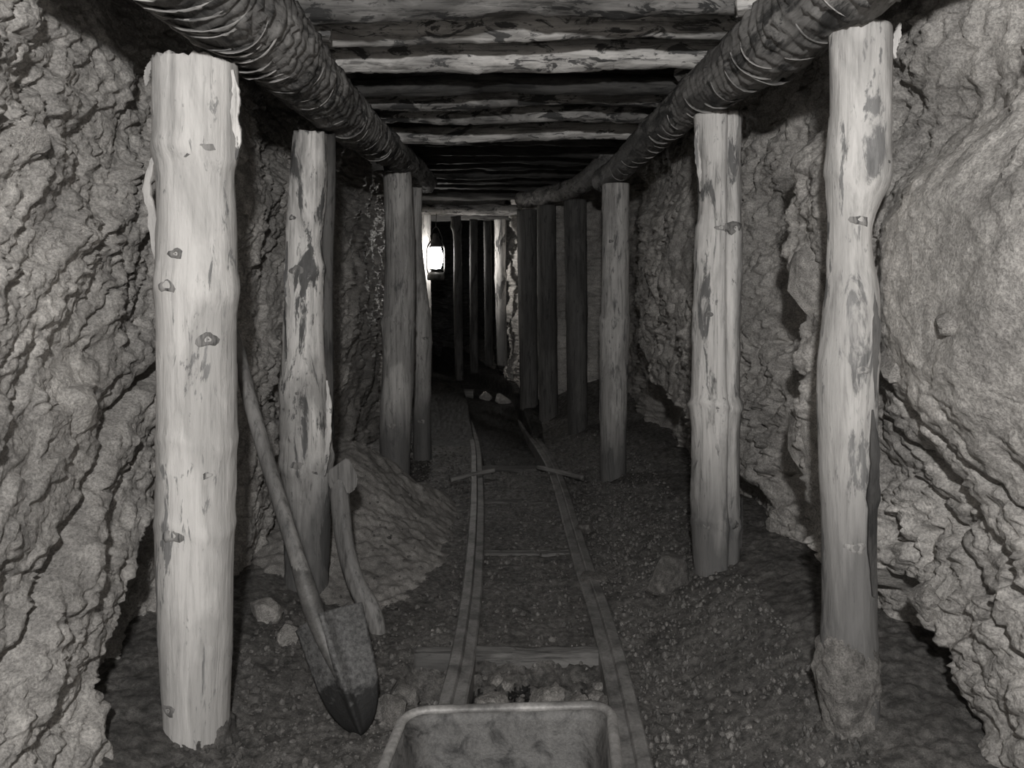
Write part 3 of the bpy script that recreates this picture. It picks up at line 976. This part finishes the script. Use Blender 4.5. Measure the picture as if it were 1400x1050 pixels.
wedge('pale cut wedge on top of the left log beam', 436, 45, 2.61, 0.075, 0.08, 0.05, 0.2, M_LAG_PALE, 3)
wedge('pale wedge on the right log beam near the top edge', 1028, 9, 2.36, 0.085, 0.07, 0.05, 2.9, M_LAG_PALE, 4)
wedge('small brown wedge on the right log beam below the third roof log', 938, 99, 3.22, 0.085, 0.08, 0.05, 2.8, M_LAG, 5)

# ------------------------------------------------------------------ track
track = empty('mine_track', (0.07, 3.5, 0))
tag(track, 'narrow mine track of worn iron rails on dirt-covered sleepers', 'track')
TO = np.array(track.location)


def rail_part(path, outer, label):
    k = spline([(x, y, 0.0) for x, y in path], 160)
    t, a, b = frames(k[:, :3], (0, 0, 1))
    # section, x towards outside of track: raised outer head, lower inner foot
    sec = [(-0.040, -0.06), (-0.040, 0.016), (-0.034, 0.021), (-0.004, 0.023), (0.001, 0.034), (0.004, 0.036), (0.034, 0.034), (0.039, 0.028), (0.039, -0.06)]
    n = len(sec)
    v = []
    for i in range(len(k)):
        wob = 0.004 * math.sin(i * 0.31 + outer) + random.uniform(-0.0012, 0.0012)
        for sx, sz in sec:
            dip = -0.03 * float(sstep(5.5, 6.6, k[i, 1])) + 0.06 * float(sstep(6.6, 8.0, k[i, 1]))
            v.append(k[i, :3] + a[i] * sx * outer + b[i] * (sz + wob * 0.5 + dip) - TO)
    f = [tuple(x) for x in grid_faces(n, len(k), True)] + [tuple(range(n))[::-1], tuple(range((len(k) - 1) * n, len(k) * n))]
    o = mesh_obj('rail', v, f, M_RAIL, track, False)
    if label: o['label'] = label
    return o


rail_part(RAIL_L, -1, None)
rail_part(RAIL_R, 1, None)


def sleeper(Y, x0, x1, depth, top, lip, seed):
    nx, ny = 60, 10
    xs, ys = np.linspace(x0, x1, nx), np.linspace(0, depth, ny)
    v = []
    for sgn in (1, 0):
        XX, YY = np.meshgrid(xs, ys)
        P = np.stack([XX.ravel(), YY.ravel() + Y, np.full(XX.size, sgn * 1.0)], 1)
        zz = np.where(sgn == 1, top, top - 0.10) + 0.010 * fbm(P * np.array([6, 30, 1]), 3, seed) * sgn
        yy = P[:, 1] + 0.014 * perlin(np.stack([P[:, 0] * 9, P[:, 0] * 0, P[:, 0] * 0 + seed], 1), seed)
        v.append(np.stack([P[:, 0], yy, zz], 1))
    v = np.vstack(v)
    f = [tuple(q) for q in grid_faces(nx, ny)]
    off = nx * ny
    f += [tuple(off + np.array(q)[::-1]) for q in grid_faces(nx, ny)]
    f += [(i + 1, i, off + i, off + i + 1) for i in range(nx - 1)]
    e = (ny - 1) * nx
    f += [(e + i, e + i + 1, off + e + i + 1, off + e + i) for i in range(nx - 1)]
    f += [(j * nx, (j + 1) * nx, off + (j + 1) * nx, off + j * nx) for j in range(ny - 1)]
    f += [((j + 1) * nx + nx - 1, j * nx + nx - 1, off + j * nx + nx - 1, off + (j + 1) * nx + nx - 1) for j in range(ny - 1)]
    o = mesh_obj('sleeper', v - TO, f, M_SLEEPER, track, True)
    return o


sleeper(2.63, -0.32, 0.30, 0.05, 0.010, 0, 21)
sleeper(3.64, -0.13, 0.28, 0.06, 0.008, 0, 22)
sleeper(4.55, -0.16, 0.26, 0.06, 0.002, 0, 23)
sleeper(5.36, -0.22, 0.27, 0.10, 0.016, 0, 24)
sleeper(7.92, -0.62, -0.38, 0.16, 0.22, 0, 25)['label'] = 'short sleeper lit by the lantern'

# the two loose sticks lying over the rails
def stick(label, a, b, r0, r1, seed):
    a, b = Vector(a), Vector(b)
    m = (a + b) / 2
    d = b - a
    keys = [(-d.length / 2, 0, 0, r0), (0, 0, 0.004, (r0 + r1) / 2), (d.length / 2, 0, 0, r1)]
    o = tube_obj('loose_stick', keys, M_STICK, up=(0, 0, 1), nseg=10, nlen=24, shape=post_shape(seed, 2.0))
    o.location = m
    o.rotation_euler = d.to_track_quat('X', 'Z').to_euler()
    return tag(o, label, 'stick')


stick('short wooden stick lying across the left rail', W(616, 656, 5.02), W(676, 643, 5.2), 0.016, 0.013, 31)
stick('short pale wooden stick lying slanted across the right rail', W(735, 639, 5.28), W(798, 654, 4.98), 0.014, 0.017, 32)

# ------------------------------------------------------------------ tub at the bottom edge
def rounded_rect(w, l, r, n=6):
    pts = []
    for cx_, cy_, a0 in ((w / 2 - r, l / 2 - r, 0), (-w / 2 + r, l / 2 - r, 90), (-w / 2 + r, -l / 2 + r, 180), (w / 2 - r, -l / 2 + r, 270)):
        for j in range(n + 1):
            a = D(a0 + 90 * j / n)
            pts.append((cx_ + r * math.cos(a), cy_ + r * math.sin(a)))
    return pts


def loft(name, rings, mat, parent, close_first=False, close_last=False, smooth=True):
    n = len(rings[0])
    v = [p for r in rings for p in r]
    f = []
    for i in range(len(rings) - 1):
        for j in range(n):
            f.append((i * n + j, i * n + (j + 1) % n, (i + 1) * n + (j + 1) % n, (i + 1) * n + j))
    if close_first: f.append(tuple(range(n))[::-1])
    if close_last: f.append(tuple(range((len(rings) - 1) * n, len(rings) * n)))
    return mesh_obj(name, v, f, mat, parent, smooth)


tub = empty('mine_tub', (-0.012, 1.335, 0.03))
tub.rotation_euler = (0, D(-3.5), D(-4.5))
tag(tub, 'rusty iron mine tub with rounded rim at the bottom edge of the picture', 'mine tub')
RIMZ = EYE - 0.84 - 0.03
TW, TL = 0.432, 0.60


def ring_at(w, l, r, z, dent=0):
    out = []
    for i, (x, y) in enumerate(rounded_rect(w, l, r)):
        nz_ = perlin(np.array([[x * 7, y * 7, z * 3 + 5.1]]), 44)[0]
        out.append((x + 0.004 * nz_ * dent, y + 0.006 * nz_ * dent, z + 0.004 * nz_ * dent))
    return out


body = [ring_at(TW - 0.14, TL - 0.16, 0.04, 0.10), ring_at(TW - 0.12, TL - 0.14, 0.05, 0.105), ring_at(TW - 0.03, TL - 0.03, 0.05, RIMZ - 0.01, 1), ring_at(TW - 0.012, TL - 0.012, 0.045, RIMZ, 1),
        ring_at(TW - 0.040, TL - 0.040, 0.05, RIMZ - 0.004, 1), ring_at(TW - 0.046, TL - 0.046, 0.05, RIMZ - 0.02, 1), ring_at(TW - 0.09, TL - 0.09, 0.05, RIMZ - 0.11, 1), ring_at(TW - 0.135, TL - 0.155, 0.04, 0.112)]
loft('body', body, M_TUB, tub, True, True)
rim_r = 0.011
rim_rings = []
for j in range(9):
    a = 2 * math.pi * j / 8
    k = rim_r * math.cos(a) * 2
    rim_rings.append(ring_at(TW - 0.016 + k, TL - 0.016 + k, 0.046 + k / 2, RIMZ + rim_r * 0.8 * math.sin(a), 1))
loft('rim', rim_rings, M_RIM, tub)
for yy in (-0.17, 0.17):
    v, f = tube([(-0.27, yy, 0.09, 0.014), (0.27, yy, 0.09, 0.014)], 10, 4, (0, 0, 1))
    mesh_obj('axle', v, f, M_RAIL, tub)
    for sx in (-1, 1):
        rr_ = [[(sx * x, yy + r * math.cos(2 * math.pi * q / 24), 0.09 + r * math.sin(2 * math.pi * q / 24)) for q in range(24)] for x, r in ((0.225, 0.02), (0.228, 0.08), (0.236, 0.082), (0.240, 0.074), (0.268, 0.072), (0.270, 0.02))]
        loft('wheel', rr_, M_RAIL, tub, True, True, False)

# ------------------------------------------------------------------ shovel
shovel = empty('shovel', W(492, 1003, 2.16))
SO = Vector(shovel.location)
tag(shovel, 'long handled round point shovel leaning behind the left front post', 'shovel')
hk = []
for px, py, Y_, r in ((286, 372, 2.66, 0.020), (322, 470, 2.57, 0.021), (345, 560, 2.50, 0.022), (376, 665, 2.42, 0.0225), (404, 755, 2.34, 0.023), (425, 822, 2.28, 0.025), (436, 860, 2.245, 0.020)):
    hk.append((*(W(px, py, Y_) - SO), r))
tube_obj('handle', hk, M_HANDLE, shovel, nseg=18, nlen=90, shape=post_shape(351, 0.5))
sk = []
for px, py, Y_, r in ((409, 772, 2.327, 0.0245), (426, 826, 2.275, 0.028), (441, 868, 2.232, 0.024), (462, 925, 2.195, 0.010)):
    sk.append((*(W(px, py, Y_) - SO), r))
tube_obj('socket', sk, M_BLADE, shovel, nseg=18, nlen=30)


def shovel_blade():
    A, T = W(440, 838, 2.262), W(494, 1004, 2.165)
    d = (T - A).normalized()
    Ld = (T - A).length
    wv = Vector((1.0, 0.22, 0.42))
    wv = (wv - d * wv.dot(d)).normalized()
    nv = d.cross(wv).normalized()
    if nv.y > 0: nv = -nv
    nu, nvn = 31, 40
    out = []
    for j in range(nvn):
        t_ = j / (nvn - 1)
        half = max(0.002, 0.100 * (1 - 0.27 * t_) * (1 - max(0.0, (t_ - 0.50) / 0.50) ** 2.4) ** 0.6)
        for i in range(nu):
            u = -1 + 2 * i / (nu - 1)
            sh = 0.030 * abs(u) ** 1.5 * (1 - t_ * 2.2) if t_ < 0.45 else 0
            ridge = 0.030 * math.exp(-(u / 0.13) ** 2) * (1 - 0.85 * t_) ** 1.0
            dish = -0.045 * (abs(u) ** 1.4) * (1 - 0.6 * t_) + 0.02 * math.sin(math.pi * t_)
            roll = 0.012 * math.exp(-(t_ / 0.05) ** 2) * (abs(u) > 0.15)
            p = A + d * (t_ * Ld + sh * 0.5) + wv * (u * half * (1.08 if u > 0 else 0.86)) + nv * (ridge + dish + roll)
            out.append(p - SO)
    f = [tuple(q) for q in grid_faces(nu, nvn)]
    o = mesh_obj('blade', out, f, None, shovel, True)
    sm = o.modifiers.new('thickness', 'SOLIDIFY')
    sm.thickness = 0.004
    # steel with a dark wet crust over the point
    m, nt, bsdf = new_mat('shovel_blade_crust', 0.6, 0.35)
    bsdf.inputs['Metallic'].default_value = 0.15
    tc = nt.nodes.new('ShaderNodeTexCoord')
    sep = nt.nodes.new('ShaderNodeSeparateXYZ')
    nt.links.new(tc.outputs['Object'], sep.inputs[0])
    nz_ = noise_n(nt, tc.outputs['Object'], 28, 5, 0.65)
    n2 = noise_n(nt, tc.outputs['Object'], 90, 5, 0.7)
    ma = nt.nodes.new('ShaderNodeMath'); ma.operation = 'MULTIPLY_ADD'
    ma.inputs[1].default_value = 0.22
    nt.links.new(nz_, ma.inputs[0])
    nt.links.new(sep.outputs[2], ma.inputs[2])
    mk = ramp(nt, ma.outputs[0], [(0.195, (1, 1, 1, 1)), (0.240, (0, 0, 0, 1))])
    base = ramp(nt, n2, [(0.36, grey(0.05)), (0.64, grey(0.145))])
    c = mix(nt, mk, base, grey(0.02))
    nt.links.new(c, bsdf.inputs['Base Color'])
    bump(nt, bsdf, [(n2, 0.004, 0.6)])
    o.data.materials.append(m)
    return o


shovel_blade()

# ------------------------------------------------------------------ short curved tool handle by the second left post
tool = empty('curved_handle', W(520, 875, 2.80))
TOo = Vector(tool.location)
tag(tool, 'short bent wooden tool handle with splayed top, leaning beside the second left post', 'tool handle')
ck = []
for px, py, Y_, r in ((464, 655, 2.97, 0.036), (466, 700, 2.94, 0.035), (473, 750, 2.91, 0.033), (486, 795, 2.88, 0.034), (504, 830, 2.85, 0.038), (514, 856, 2.83, 0.034), (521, 880, 2.81, 0.018)):
    ck.append((*(W(px, py, Y_) - TOo), r))


def flat_handle(th, s, r):
    p = np.stack([np.cos(th) * 0.1, np.sin(th) * 0.1, s], 1)
    return -0.28 * r * np.abs(np.sin(th)) + 0.06 * r * fbm(p * np.array([20, 20, 4]), 3, 361) - 0.10 * r * np.exp(-((th - 4.4) / 0.25) ** 2)


tube_obj('shaft', ck, M_HANDLE, tool, nseg=20, nlen=80, shape=flat_handle)
bm = bmesh.new()
prof = [(447, 645), (462, 634), (475, 625), (481, 634), (489, 652), (487, 668), (476, 676), (456, 676), (449, 662)]
fr = [bm.verts.new(W(px, py, 2.945) - TOo) for px, py in prof]
bk = [bm.verts.new(W(px, py, 3.0) - TOo) for px, py in prof]
bm.faces.new(fr)
bm.faces.new(bk[::-1])
for i in range(len(prof)):
    j = (i + 1) % len(prof)
    bm.faces.new((fr[j], fr[i], bk[i], bk[j]))
bmesh.ops.bevel(bm, geom=list(bm.edges), offset=0.006, segments=2, affect='EDGES')
bm_obj('splayed_top', bm, M_HANDLE, tool)

# ------------------------------------------------------------------ lantern
LY = 7.8
lc = W(596, 383, LY)
lan = empty('hurricane_lantern', lc)
tag(lan, 'lit hurricane lantern hanging on a wire in the far dark', 'lantern')
U = LY / FPX                   # one photo pixel at the lantern


def lathe(name, prof, mat, parent, n=28, smooth=True):
    rings = [[(r * math.cos(2 * math.pi * q / n), r * math.sin(2 * math.pi * q / n), z) for q in range(n)] for r, z in prof]
    return loft(name, rings, mat, parent, True, True, smooth)


lathe('fuel_tank', [(10.5 * U, 0), (12 * U, 1 * U), (12 * U, 7 * U), (10.5 * U, 10 * U), (6 * U, 12 * U), (6 * U, 15 * U)], M_LAMP, lan)
lathe('globe', [(5.5 * U, 15 * U), (7.6 * U, 19 * U), (9.0 * U, 25 * U), (9.3 * U, 30 * U), (8.6 * U, 37 * U), (6.8 * U, 43 * U), (6.0 * U, 45.5 * U)], M_GLOBE, lan)
lathe('globe_plate', [(9 * U, 14 * U), (9 * U, 15.3 * U)], M_LAMP, lan)
lathe('cap', [(9 * U, 45 * U), (9 * U, 47 * U), (7 * U, 48 * U), (6.3 * U, 54 * U), (4.5 * U, 58 * U), (4.5 * U, 62 * U), (2 * U, 64 * U)], M_LAMP, lan)
for sx in (-1, 1):
    v, f = tube([(sx * 9 * U, 0, 6 * U, 1.1 * U), (sx * 11.6 * U, 0, 13 * U, 1.1 * U), (sx * 12 * U, 0, 30 * U, 1.1 * U), (sx * 11.6 * U, 0, 44 * U, 1.1 * U), (sx * 8 * U, 0, 52 * U, 1.1 * U), (sx * 5 * U, 0, 54 * U, 1.1 * U)], 10, 40, (0, 1, 0))
    mesh_obj('side_tube', v, f, M_LAMP, lan)
bail = [(-9 * U + 0, 0, 50 * U, 0.45 * U), (-7 * U, 0, 62 * U, 0.45 * U), (0, 0, 73 * U, 0.45 * U), (7 * U, 0, 62 * U, 0.45 * U), (9 * U, 0, 50 * U, 0.45 * U)]
v, f = tube(bail, 8, 40, (0, 1, 0))
mesh_obj('bail', v, f, M_LAMP, lan)
v, f = tube([(0, 0, 72 * U, 0.4 * U), (0.2 * U, 0, 84 * U, 0.4 * U), (0, 0.06, lamp_log.location.z - lc.z + 0.02, 0.4 * U)], 6, 8, (0, 1, 0))
mesh_obj('hanging_wire', v, f, M_LAMP, lan)

# ------------------------------------------------------------------ loose stones
def stone(label, px, py, Y, size, seed, mat=M_STONE, sub=3, amp=0.35, group=None, rz=0.0, wall=None):
    p = W(px, py, Y)
    if wall is not None:
        o = lump('rock', p, size, mat, seed, None, sub, amp)
        o.location = p
        o.parent = wall
        return o
    p.z = ground(p.x, p.y) + size[2] * 0.45
    o = lump('loose_stone', p, size, mat, seed, None, sub, amp)
    o.rotation_euler = (0, 0, rz)
    return tag(o, label, 'stone', group)


stone('pale rough stone on the dirt between left front post and shovel handle', 362, 838, 2.78, (0.060, 0.05, 0.050), 801)
stone('smaller pale stone touching the shadow left of the shovel socket', 392, 842, 2.66, (0.035, 0.04, 0.045), 802)
stone('large flat slab of rock leaning at the foot of the second right post', 912, 800, 3.05, (0.095, 0.07, 0.085), 803, M_CLOD, 4)
stone('left one of two tiny white stones on the floor at lower right', 999, 1019, 2.1, (0.014, 0.012, 0.012), 804, M_STONE, 2)
stone('right one of two tiny white stones on the floor at lower right', 1025, 1023, 2.1, (0.012, 0.012, 0.009), 805, M_STONE, 2)
stone('small stone against the outer side of the right rail', 800, 727, 3.95, (0.045, 0.04, 0.035), 806, M_CLOD)
stone('clod sitting on the right rail halfway along', 812, 788, 3.28, (0.05, 0.06, 0.03), 807, M_CLOD)
stone('crumbling clod at the point of the shovel blade', 530, 985, 2.25, (0.055, 0.05, 0.045), 808, M_CLOD)
stone('grey clod between shovel blade and tub rim', 548, 960, 2.36, (0.05, 0.05, 0.04), 809, M_CLOD)
stone('wet rubble lump in the trench beside the right rail', 790, 948, 2.40, (0.055, 0.045, 0.05), 810, M_CLUMP)
stone('wet broken rock in the trench at the tub corner', 828, 952, 2.36, (0.04, 0.05, 0.05), 811, M_CLUMP)
stone('flat wet stone in the middle of the trench', 745, 930, 2.46, (0.06, 0.045, 0.035), 812, M_CLUMP)
stone('dark wet stone in the trench beside the left rail', 672, 940, 2.42, (0.05, 0.045, 0.035), 813, M_CLUMP)
stone('pale crumbs of rock lit by the lantern at the bend', 686, 514, 7.75, (0.09, 0.08, 0.06), 814, M_STONE)
stone('second pale rock lit by the lantern, left of the bend post foot', 664, 512, 7.85, (0.07, 0.06, 0.05), 815, M_STONE)
rs_ = random.Random(5)
for i_ in range(14):
    x_, y_ = rs_.uniform(-0.13, 0.28), rs_.uniform(2.2, 2.56)
    r_ = rs_.uniform(0.010, 0.028)
    o = lump('loose_stone', (x_, y_, ground(x_, y_) + r_ * 0.3), (r_ * 1.3, r_, r_ * 0.8), M_CLUMP, 850 + i_, None, 2, 0.35)
    tag(o, 'small wet rubble chip lying in the trench behind the tub rim', 'stone', 'rubble chips in the trench')
# rocks bedded in the walls
for px, py, Y, sz, sd, wl, V in ((140, 318, 1.98, (0.03, 0.03, 0.025), 821, wall_left, VL), (150, 552, 1.98, (0.06, 0.09, 0.07), 822, wall_left, VL), (62, 190, 1.78, (0.04, 0.06, 0.06), 823, wall_left, VL), (186, 790, 2.25, (0.06, 0.07, 0.06), 824, wall_left, VL),
                                 (1236, 822, 2.02, (0.06, 0.05, 0.04), 831, wall_right, VR), (1318, 445, 1.72, (0.04, 0.05, 0.03), 832, wall_right, VR), (1238, 505, 2.0, (0.05, 0.06, 0.05), 833, wall_right, VR), (1105, 380, 2.52, (0.08, 0.09, 0.14), 834, wall_right, VR), (1100, 600, 2.55, (0.07, 0.09, 0.15), 835, wall_right, VR)):
    p = W(px, py, Y)
    xx = wall_x(V, Y, p.z)
    p.x = xx + (0.25 * sz[0] if xx < 0 else -0.25 * sz[0]) * -1
    o = lump('rock', p, sz, M_STONE if sd not in (822, 824) else M_WALL_L, sd, None, 3, 0.4)
    o.parent = wl


# crumbs and gravel strewn over the floor: nobody could count them
def gravel(name, n, xr_, yr_, smin, smax, mat, label, cat, weight=None):
    bm = bmesh.new()
    bmesh.ops.create_icosphere(bm, subdivisions=1, radius=1.0)
    bv = np.array([v.co[:] for v in bm.verts])
    bf = np.array([[v.index for v in f.verts] for f in bm.faces])
    bm.free()
    y = yr_[0] * (yr_[1] / yr_[0]) ** rng.random(n)
    x = xr_[0] + (xr_[1] - xr_[0]) * rng.random(n)
    keep = np.ones(n, bool)
    if weight is not None:
        keep = rng.random(n) < weight(x, y)
    x, y = x[keep], y[keep]
    n = len(x)
    z = floor_height(x, y)
    hm = (x > -1.12) & (x < -0.2) & (y > 2.5) & (y < 5.15)
    z = np.where(hm, np.maximum(z, z * 0.9 + heap_height(x, y)), z)
    s = smin + (smax - smin) * rng.random(n) ** 3
    sc = s[:, None] * (0.6 + 0.8 * rng.random((n, 3)))
    v = bv[None] * (1 + 0.35 * (rng.random((n, len(bv), 1)) - 0.5)) * sc[:, None, :]
    v += np.stack([x, y, z + 0.3 * s], 1)[:, None, :]
    f = (bf[None] + (np.arange(n) * len(bv))[:, None, None]).reshape(-1, 3)
    o = mesh_obj(name, v.reshape(-1, 3), f, mat, None, False)
    return tag(o, label, cat, kind='stuff')


def w_floor(x, y):
    xl, xr = np.interp(y, rl[:, 1], rl[:, 0]), np.interp(y, rr[:, 1], rr[:, 0])
    inside = (x > xl - 0.04) & (x < xr + 0.04)
    rail = (np.abs(x - xl) < 0.045) | (np.abs(x - xr) < 0.045)
    w = np.where(inside, 0.25, 0.55 + 0.45 * gauss(x, 0.5, 0.2) * gauss(y, 3.5, 0.8))
    w = np.where(rail, 0.0, w)
    heap_ = (x < -0.25) & (y > 2.9) & (y < 4.6)
    return np.where(heap_, w * 0.2, w)


gravel('loose_gravel', 30000, (-0.85, 0.85), (1.7, 6.2), 0.002, 0.011, M_GRAVEL, 'fine loose gravel and crumbs strewn over the mine floor', 'gravel', w_floor)
